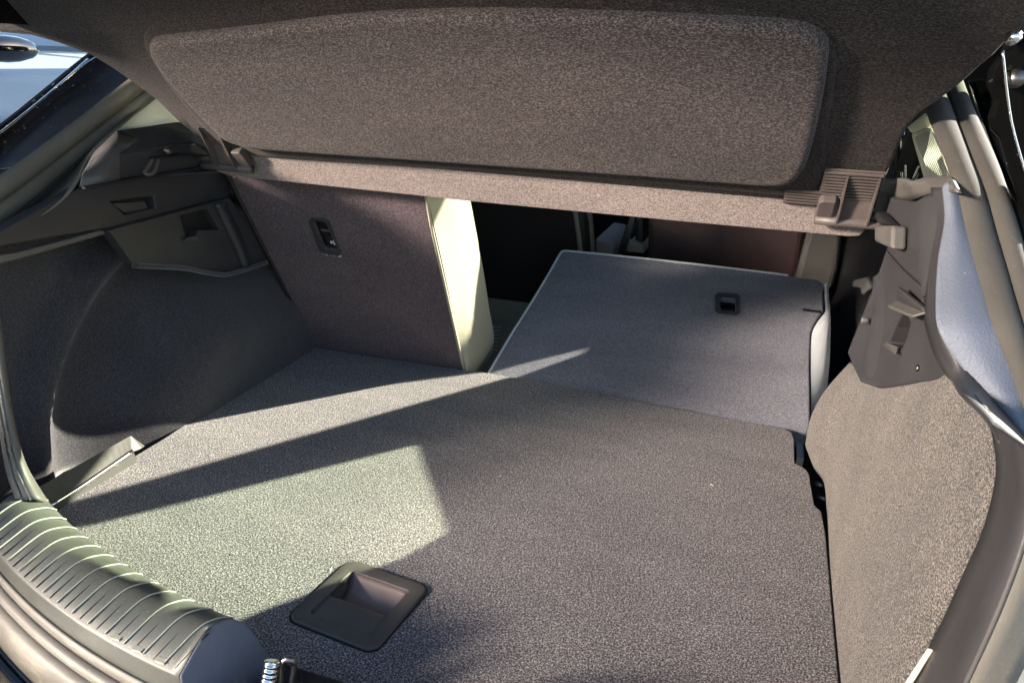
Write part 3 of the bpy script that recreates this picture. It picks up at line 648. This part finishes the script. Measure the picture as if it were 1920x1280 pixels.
# rounded grey end of the right half of the sill
rr = [[p + Vector((0, -0.024, -0.004)) for p in r] for r in sill(0.060, 0.10, 8)]
for i, r_ in enumerate(rr):
    k = math.sin(min(1, (i + 0.3) / 5) * math.pi / 2)
    for p in r_: p.z = -0.01 + (p.z + 0.01) * (k * 0.9 + 0.08)
V, F = grid_mesh(rr); mesh('sill_end', V, F, M['trim_light'], car, smooth=True, solid=0.003, off=1)

# ------------------------------------------------------------------ right side
# carpeted wall: (bottom, mid, top) lines
bot = [at(1512, 835, z=-0.005), at(1530, 880, z=-0.01), at(1547, 905, z=-0.012), at(1552, 960, z=-0.012), at(1556, 1060, z=-0.012), at(1566, 1180, z=-0.012), at(1577, 1290, z=-0.012), at(1600, 1500, z=-0.012)]
top = [at(1596, 680, x=0.527), at(1640, 712, x=0.532), at(1720, 700, x=0.535), at(1790, 700, x=0.535), at(1868, 800, x=0.533), at(1874, 880, x=0.531), at(1852, 985, x=0.529), at(1700, 1300, x=0.526)]
BOT = catmull(bot, 60); TOP = catmull(top, 60)
cols = []
for j in range(60):
    a, b = BOT[j], TOP[j]; c = []
    for i in range(24):
        t = i / 23; p = a.lerp(b, t); 
        p.x += -0.006 * math.sin(math.pi * t) - 0.010 * math.sin(math.pi * t) * math.exp(-((j / 59 - 0.05) / 0.25) ** 2)
        c.append(p)
    cols.append(c)
V, F = grid_mesh(cols)
mesh('side_carpet', V, F, M['wall_carpet'], car, smooth=True, solid=0.004, off=0, label='brown grey carpeted right boot wall in the light')
pass
# black trim panel above it
def RX(px, py, x): return at(px, py, x=x)
XR = 0.545
_a, _b, _c = at(1640, 370, x=0.500), at(1588, 660, x=0.508), at(1762, 430, x=0.521)
RPL = ((_b - _a).cross(_c - _a).normalized(), _a)
def RP(px, py, d=0.0):  # gently curved: further out towards the seats
    return at(px, py, pl=RPL) + Vector((d, 0, 0))
tp = [RP(1644, 345), RP(1676, 374), RP(1712, 378), RP(1745, 360), RP(1762, 365), RP(1764, 430), RP(1758, 500), RP(1752, 590), RP(1762, 650), RP(1778, 700), RP(1760, 714), RP(1720, 716), RP(1680, 722), RP(1640, 726), RP(1612, 716), RP(1600, 690), RP(1588, 660), RP(1612, 600), RP(1640, 530), RP(1664, 460), RP(1632, 410), RP(1640, 370)]
hs = [RP(1690, 588), RP(1700, 592), RP(1706, 606), RP(1700, 630), RP(1690, 652), RP(1664, 642), RP(1676, 612)]
prism('trim_panel', tp, (0.02, 0, 0), M['trim'], car, holes=[hs], bevel=0.004, label='black plastic trim panel with slot on the right boot wall')
prism('slot_lining', [p + Vector((0.018, 0, 0)) for p in hs], (0.003, 0, 0), M['wall_carpet'], car)
loft('panel_bowl', [[RP(1712, 384, .003), RP(1716, 430, .003), RP(1722, 500, .003), RP(1728, 560, .003)], [RP(1736, 376, -.006), RP(1740, 430, -.008), RP(1738, 500, -.007), RP(1738, 555, -.003)], [RP(1766, 364, .003), RP(1768, 430, .003), RP(1760, 500, .003), RP(1754, 570, .003)]], M['trim'], car, n=24, sub=7)
loft('panel_ridge', [[RP(1632, 520, .003), RP(1628, 600, .003), RP(1612, 690, .003), RP(1612, 712, .003)], [RP(1650, 512, .001), RP(1646, 600, -.0045), RP(1630, 690, -.004), RP(1628, 716, .002)], [RP(1668, 525, .003), RP(1664, 600, .003), RP(1648, 700, .003), RP(1644, 718, .003)]], M['trim'], car, n=24, sub=7)
prism('panel_hook', [RP(1687, 561, -.004), RP(1704, 556, -.012), RP(1711, 540, -.016), RP(1740, 576, -.006), RP(1742, 588, -.004), RP(1692, 572, -.002)], (0.006, 0, 0), M['trim'], car, bevel=0.002)
prism('panel_hook_shelf', [RP(1687, 563, -.001), RP(1742, 583, -.001), RP(1738, 594, -.012), RP(1688, 574, -.012)], (0, 0, -0.003), M['trim_light'], car, bevel=0.001)
prism('slot_lip', [RP(1664, 643, -.001), RP(1688, 652, -.001), RP(1694, 668, -.006), RP(1668, 650, -.006)], (-0.002, 0, 0.001), M['trim_light'], car, bevel=0.0008)
tube('panel_pip', [RP(1634, 602, -.004), RP(1634, 602, -.012)], 0.004, M['trim_light'], car, n=4)
tube('part_line', [RP(1664, 470, -.0005), RP(1690, 500, -.0005), RP(1716, 524, -.0005), RP(1738, 545, -.0005)], 0.0009, M['black_plastic'], car, n=16, seg=6)
tube('trim_screw', [RP(1722, 690, -.0002), RP(1722, 690, -.002)], 0.0035, M['dark_metal'], car, n=3)
# shelf pin bracket
prism('pin_bracket', [RP(1668, 425, -.001), RP(1704, 425, -.001), RP(1702, 470, -.001), RP(1668, 456, -.001)], (-0.016, 0, 0), M['trim_light'], car, bevel=0.004)
prism('pin_socket', [RP(1652, 400, -.002), RP(1668, 398, -.002), RP(1694, 424, -.002), RP(1672, 424, -.002)], (-0.012, 0, 0), M['black_plastic'], car, bevel=0.003)
# belt-line bowl under the quarter window
loft('window_ledge', [[at(1640, 345, x=0.500), at(1665, 372, x=0.505), at(1700, 378, x=0.522), at(1745, 362, x=0.522), at(1795, 360, x=0.522)], [at(1655, 334, x=0.503), at(1690, 336, x=0.508), at(1712, 340, x=0.514), at(1738, 330, x=0.526), at(1780, 330, x=0.526)]], M['trim_light'], car, n=20, sub=3, solid=0.004)
# curved flange surface beside the trim (bluish sheen put into the base colour) and its dark inner side
A_ = [AP(1770, 352), AP(1774, 412), AP(1760, 490), AP(1755, 580), AP(1760, 620), AP(1790, 670), AP(1854, 745), AP(1925, 830), AP(1990, 910)]
B_ = [AP(1796, 352), AP(1810, 412), AP(1836, 500), AP(1862, 590), AP(1875, 630), AP(1890, 672), AP(1922, 760), AP(1960, 850), AP(2010, 950)]
mid = [a.lerp(b, 0.5) + Vector((-0.004, -0.004, 0.004)) for a, b in zip(A_, B_)]
loft('jamb_trim', [A_, mid, B_], M['flange'], car, n=50, sub=5, solid=0.004, off=0)
C_ = [RP(1750, 352, -.001), RP(1750, 412, -.001), RP(1741, 490, -.001), RP(1738, 570, -.001), RP(1740, 612, -.001), RP(1760, 672, -.001), at(1800, 735, x=.521), at(1850, 785, x=.522), at(1876, 830, x=.523)]
loft('jamb_side', [[p + Vector((0.002, 0, 0)) for p in A_] , C_], M['trim'], car, n=50, sub=3, solid=0.003, off=0)
# dark flange band beyond the carpet, with pale rim line
D_ = [at(1862, 792, x=0.525), at(1874, 880, x=0.529), at(1852, 985, x=0.527), at(1806, 1090, x=0.525), at(1770, 1170, x=0.523), at(1690, 1320, x=0.521)]
E_ = [at(1928, 838, x=0.519), at(1935, 960, x=0.517), at(1912, 1045, x=0.515), at(1880, 1130, x=0.513), at(1850, 1200, x=0.511), at(1790, 1330, x=0.508)]
loft('jamb_band', [D_, E_], M['trim'], car, n=40, sub=3, solid=0.004, off=0)
tube('jamb_rim', [p + Vector((-0.001, -0.001, 0)) for p in E_], 0.0013, M['trim_light'], car, n=40)
G_ = [at(1990, 900, x=0.545), at(2000, 1000, x=0.545), at(1985, 1080, x=0.54), at(1960, 1160, x=0.54), at(1925, 1230, x=0.535), at(1870, 1340, x=0.53)]
loft('jamb_side', [E_, G_], M['rubber'], car, n=40, sub=3, solid=0.004, off=0)

prism('scuff_strip', [at(1748, 1216, x=0.519), at(1752, 1218, x=0.519), at(1710, 1285, x=0.516), at(1699, 1290, x=0.516)], (-0.003, 0, 0), M['cream_plastic'], car, bevel=0.001)
# seals running up right
def RS(lst, off=0.0): return [AP(a, b, off) for a, b in lst]
rI = RS([(1722, 170), (1748, 240), (1772, 300), (1793, 365), (1805, 440), (1835, 540), (1862, 620), (1895, 700), (1922, 800), (1980, 960)])
rA = RS([(1770, 160), (1785, 206), (1822, 305), (1847, 369), (1867, 440), (1893, 530), (1918, 620), (1945, 720), (1985, 850), (2040, 980)])
rO = RS([(1803, 150), (1822, 200), (1866, 300), (1884, 350), (1905, 420), (1928, 500), (1955, 590), (1985, 700), (2030, 850), (2080, 960)])
band('door_seal', rI, rA, 0.007, M['shaded_rubber'], label='right weather seal, inner lip')
band('door_seal', rA, rO, 0.007, M['shaded_rubber'], label='right weather seal, outer lip')
loft('quarter_panel', [RS([(1815, 150), (1832, 205), (1862, 300), (1893, 390), (1925, 490), (1960, 610)]), [p + Vector((0.05, -0.005, 0.0)) for p in RS([(1815, 150), (1832, 205), (1862, 300), (1893, 390), (1925, 490), (1960, 610)])], [p + Vector((0.14, 0.03, -0.04)) for p in RS([(1815, 150), (1832, 205), (1862, 300), (1893, 390), (1925, 490), (1960, 610)])]], M['paint'], car, n=30, sub=6, solid=0.003, label='glossy black rear quarter reflecting the blue sky')
# black gas strut and hinge bracket at top right
hb = prism('hinge_bracket', [at(*q, y=0.22) for q in [(1853, 128), (1868, 108), (1900, 84), (1960, 40), (2020, 0), (2020, 620), (1960, 500), (1921, 400), (1888, 320), (1873, 262), (1856, 244), (1850, 222), (1861, 190), (1848, 160)]], (0.01, 0.04, 0), M['dark_paint'], car, bevel=0.006)
tube('bolt_head', [at(1903, 148, y=0.215), at(1903, 148, y=0.205)], 0.008, M['dark_metal'], hb, n=3)
tube('gas_strut', [at(1880, 95, y=0.20), at(1896, 225, y=0.205), at(1925, 330, y=0.205)], 0.0010, M['chrome'], hb, n=12)
tube('bolt_head', [at(1906, 70, y=0.21), at(1896, 72, y=0.205)], 0.006, M['chrome'], hb, n=4)
# cream ribbed pillar cover and bits of the quarter window
pc = [at(1712, 252, y=0.50), at(1748, 238, y=0.50), at(1762, 262, y=0.50), at(1793, 362, y=0.50), at(1748, 357, y=0.50), at(1740, 350, y=0.50)]
pcv = prism('pillar_cover', pc, (0.0, 0.02, 0), M['cream_plastic'], car, bevel=0.004)
for i in range(11):
    t = (i + 1) / 12
    a = pc[0].lerp(pc[1], t) + Vector((0, -0.0005, -0.004)); b = pc[4].lerp(pc[3], t) + Vector((0, -0.0005, 0.004))
    tube('cover_rib', [a, b], 0.0008, M['cream_plastic'], pcv, n=2, seg=5)
prism('roof_pillar', [at(1706, 240, y=0.52), at(1740, 214, y=0.52), at(1752, 236, y=0.52), at(1712, 250, y=0.52)], (0, 0.02, 0), M['cream_plastic'], car)
tube('window_frame', [at(1683, 245, y=1.10), at(1681, 338, y=1.10)], 0.0050, M['black_plastic'], car, n=4)
tube('window_frame', [at(1690, 235, y=1.10), at(1690, 338, y=1.10)], 0.0035, M['chrome'], car, n=4)
tube('window_frame', [at(1698, 230, y=1.09), at(1697, 338, y=1.09)], 0.0025, M['chrome'], car, n=4)
# seat belt buckle bracket in the dark gap
prism('belt_bracket', [at(1606, 525, x=0.555), at(1632, 520, x=0.555), at(1640, 540, x=0.555), at(1622, 552, x=0.555), at(1620, 540, x=0.555), at(1604, 538, x=0.555)], (-0.006, 0, 0), M['trim_light'], car, bevel=0.002)
tube('hinge_rod', [at(1524, 905, z=-0.05), at(1547, 910, z=-0.05)], 0.006, M['dark_metal'], car, n=3)
tube('hinge_rod', [at(1526, 928, z=-0.05), at(1550, 936, z=-0.05)], 0.004, M['dark_metal'], car, n=3)
box('floor_bracket', tuple(at(1492, 868, z=-0.03) - Vector((0, 0, 0.01))), tuple(at(1499, 840, z=-0.03) + Vector((0.004, 0.01, 0.012))), M['chrome'], car)

# ------------------------------------------------------------------ parcel shelf (hinged at the seat end, lifted)
TH = R(48); PY, PZ = 0.47, 0.443
sn = Vector((0, -math.sin(TH), -math.cos(TH)))                 # underside normal
sv = Vector((0, -math.cos(TH), math.sin(TH)))                  # up along the shelf
def SH(x, v, h): return Vector((x, PY, PZ)) + sv * v + sn * h
def shp(px, py, h=0.0):
    p = at(px, py, pl=(sn, SH(0, 0, h))); d = p - SH(0, 0, h); return Vector((p.x, d.dot(sv)))
ps = empty('parcel_shelf', 'brown felt parcel shelf lifted over the boot with a raised pad underneath', 'parcel shelf')
ol = [shp(*q) for q in [(1640, 392), (1655, 345), (1675, 300), (1700, 240), (1722, 215), (1760, 190), (1800, 160), (1835, 128), (1860, 108), (1900, 65), (1960, 20)]]
ol += [Vector((0.66, 0.50)), Vector((-0.75, 0.50)), Vector((-0.78, 0.30))]
ol += [shp(*q) for q in [(-60, 55), (0, 62), (60, 68), (110, 82), (170, 104), (210, 128), (255, 160), (290, 185), (330, 225), (370, 258), (395, 280)]]
def SH0(u, v, h): return SH(u, v, h)
pillow('shelf_panel', ol, [(0.0, -0.010), (0.0, -0.003), (0.0015, -0.0008), (0.004, 0.0)], SH0, M['shaded_border_felt'], ps)
mesh('shelf_top', [SH(p.x, p.y, -0.0095) for p in ol], [tuple(range(len(ol)))], M['shaded_border_felt'], ps)
# outer moulded step round the pad
def smooth2(lst, n): return [Vector((p.x, p.y)) for p in catmull([Vector((q.x, q.y, 0)) for q in lst], n, closed=True)]
l1 = smooth2([shp(*q, 0.004) for q in [(445, 292), (800, 318), (1200, 346), (1490, 372), (1540, 345), (1552, 250), (1570, 120), (1555, 70), (1500, 40), (1280, 10), (1000, -4), (700, -2), (500, 12), (330, 34), (276, 52), (268, 90), (320, 170), (400, 262)]], 110)
pillow('moulded_step', l1, [(0, -0.001), (0.002, 0.002), (0.006, 0.0042), (0.009, 0.005)], SH0, M['shaded_border_felt'], ps)
l2 = smooth2([shp(*q, 0.020) for q in [(436, 274), (470, 284), (800, 308), (1200, 337), (1430, 355), (1478, 352), (1508, 325), (1535, 230), (1552, 120), (1545, 84), (1500, 62), (1280, 44), (1000, 33), (800, 33), (640, 42), (450, 64), (300, 80), (275, 88), (285, 120), (330, 178), (412, 262)]], 140)
pillow('raised_pad', l2, [(0, 0.003), (0.0005, 0.012), (0.0025, 0.017), (0.006, 0.0195), (0.010, 0.0203), (0.014, 0.0206)], SH0, M['shelf_felt'], ps)
# hanging flap at the seat end, steeper than the shelf
fa = R(66); fv = Vector((0, math.cos(fa), -math.sin(fa))); fn = Vector((0, -math.sin(fa), -math.cos(fa)))
def FL_(px, py, h=0.0):
    o = SH(0, -0.002, 0.0); return at(px, py, pl=(fn, o + fn * h))
fo_ = [FL_(402, 262), FL_(400, 312), FL_(406, 322), FL_(430, 330), FL_(495, 337), FL_(900, 380), FL_(1300, 418), FL_(1590, 444), FL_(1612, 443), FL_(1620, 434), FL_(1630, 380)]
prism('hinge_flap', fo_, -fn * 0.006, M['flap_felt'], ps, bevel=0.002)
# hinge clips
def clip(side):
    pl_ = ((0.395, 0.014), (0.425, 0.014), (0.425, 0.068), (0.492, 0.068), (0.492, -0.004), (0.385, -0.002)) if side > 0 else ((0.452, 0.045), (0.488, 0.062), (0.488, -0.004), (0.452, -0.002))
    c = prism('hinge_clip', [SH(side * a, b, 0.002) for a, b in pl_], sn * 0.0025, M['clip'], ps, bevel=0.0007)
    for i in range(12 if side > 0 else 0):
        v = 0.004 + 0.0054 * i; xa = 0.385 if v < 0.03 else 0.425
        box('clip_rib', (0, 0, 0), (1, 1, 1), M['clip'], c, mw=Matrix(((side * (0.490 - xa), 0, 0, side * xa), (0, sv.y * 0.0018, sn.y * 0.0035, SH(0, v, 0.0045).y), (0, sv.z * 0.0018, sn.z * 0.0035, SH(0, v, 0.0045).z), (0, 0, 0, 1))))
    for xa in (0.452, 0.487):
        V = []
        for dx in (-0.001, 0.001):
            V += [SH(side * (xa + dx), -0.010, 0.0035), SH(side * (xa + dx), -0.010, 0.024), SH(side * (xa + dx), 0.0, 0.024), SH(side * (xa + dx), 0.064, 0.008), SH(side * (xa + dx), 0.064, 0.0035)]
        mesh('clip_fin', V, [(0, 1, 2, 3, 4), (9, 8, 7, 6, 5), (0, 5, 6, 1), (1, 6, 7, 2), (2, 7, 8, 3), (3, 8, 9, 4), (4, 9, 5, 0)], M['clip'], c)
    V = []
    prism('clip_block', [SH(side * 0.426, -0.014, 0.004), SH(side * 0.426, 0.020, 0.004), SH(side * 0.430, 0.025, 0.004), SH(side * 0.446, 0.025, 0.004), SH(side * 0.446, -0.014, 0.004)], sn * 0.014, M['clip'], c, bevel=0.002)
    prism('clip_ramp', [SH(side * 0.445, -0.014, 0.004), SH(side * 0.445, 0.026, 0.004), SH(side * 0.445, -0.010, 0.018)], Vector((side * 0.043, 0, 0)), M['clip'], c, bevel=0.001)
    tube('hinge_pin', [SH(side * 0.426, -0.012, 0.018), SH(side * 0.524, -0.012, 0.018)], 0.0062, M['clip'], c, n=4, seg=16)
    return c
clip(1); clip(-1)

# ------------------------------------------------------------------ outside: pale parked car at left, building added out of view to throw sunlight back
pk = empty('parked_car', 'pale blue white car parked alongside, seen beyond the black rear quarter', 'car', (0, 0, 0))
hood = [[Vector((-1.02, y, z)) for y, z in ((-0.6, 0.40), (0.6, 0.40), (1.6, 0.41), (3.4, 0.42))],
        [Vector((-1.10, y, z)) for y, z in ((-0.6, 0.455), (0.6, 0.46), (1.6, 0.465), (3.4, 0.47))],
        [Vector((-1.7, y, z)) for y, z in ((-0.6, 0.510), (0.6, 0.515), (1.6, 0.522), (3.4, 0.525))],
        [Vector((-1.74, y, z)) for y, z in ((-0.6, 0.522), (0.6, 0.527), (1.6, 0.534), (3.4, 0.537))],
        [Vector((-3.1, y, z)) for y, z in ((-0.6, 0.565), (0.6, 0.57), (1.6, 0.58), (3.4, 0.575))]]
side = [[Vector((-1.02, y, -0.35)) for y in (-0.6, 0.6, 1.6, 3.4)], [Vector((-0.98, y, 0.1)) for y in (-0.6, 0.6, 1.6, 3.4)], [Vector((-1.00, y, 0.34)) for y in (-0.6, 0.6, 1.6, 3.4)]] + hood
loft('body', side, M['white_paint'], pk, n=24, sub=6, solid=0.01)
prism('windscreen', [Vector((-1.7, 1.9, 0.575)), Vector((-2.9, 1.9, 0.575)), Vector((-2.75, 2.7, 0.95)), Vector((-1.85, 2.7, 0.95))], (0, 0.02, 0.02), M['glass'], pk)
prism('roof', [Vector((-1.85, 2.7, 0.95)), Vector((-2.75, 2.7, 0.95)), Vector((-2.75, 4.4, 0.98)), Vector((-1.85, 4.4, 0.98))], (0, 0, 0.04), M['white_paint'], pk)
for q in (-1.75, -2.95):
    for yy in (-0.2, 3.0):
        wv = tube('wheel', [Vector((q - 0.1, yy, -0.33)), Vector((q + 0.1, yy, -0.33))], 0.32, M['black_plastic'], pk, n=3, seg=24)
p0 = at(10, 92, x=-1.62)
V, F = grid_mesh([[p0 + Vector((0.03 * math.sin(a) * math.cos(b), 0.10 * math.cos(a), 0.035 * math.sin(a) * math.sin(b))) for b in [2 * math.pi * j / 12 for j in range(12)]] for a in [math.pi * i / 8 for i in range(9)]], True)
mesh('wing_mirror', V, F, M['paint'], pk, smooth=True)

bd = empty('sun_reflector', 'added unseen reflector behind the car sending sunlight into the boot', 'sun_reflector')  # made-up reflector, added to light the shelf and right wall
tdir = Vector((-0.75, -0.66, 0)).normalized(); DIST = 9.0; EL = R(16)
bc = Vector((0.0, 0.35, 0.35)) + tdir * DIST * math.cos(EL) + Vector((0, 0, DIST * math.sin(EL)))
toboot = (Vector((0, 0.35, 0.35)) - bc).normalized(); bn = (toboot + TO_SUN).normalized()
bx = Vector((0, 0, 1)).cross(bn).normalized(); bz = bn.cross(bx)
def BP(u, v, h=0): return bc + bx * u + bz * v + bn * h
W2, H2 = 0.85, 0.70
prism('wall', [BP(-5, bc.z * -1 - 0.65, -0.12), BP(5, bc.z * -1 - 0.65, -0.12), BP(5, 2.0, -0.12), BP(-5, 2.0, -0.12)], -bn * 0.3, M['plaster'], bd)
wf = prism('window', [BP(-W2 - .08, -H2 - .08, -0.11), BP(W2 + .08, -H2 - .08, -0.11), BP(W2 + .08, H2 + .08, -0.11), BP(-W2 - .08, H2 + .08, -0.11)], bn * 0.10, M['trim'], bd)  # frame of the added reflector
prism('reflector_pane', [BP(-W2, -H2, 0.0), BP(W2, -H2, 0.0), BP(W2, H2, 0.0), BP(-W2, H2, 0.0)], bn * 0.01, M['mirror'], wf)
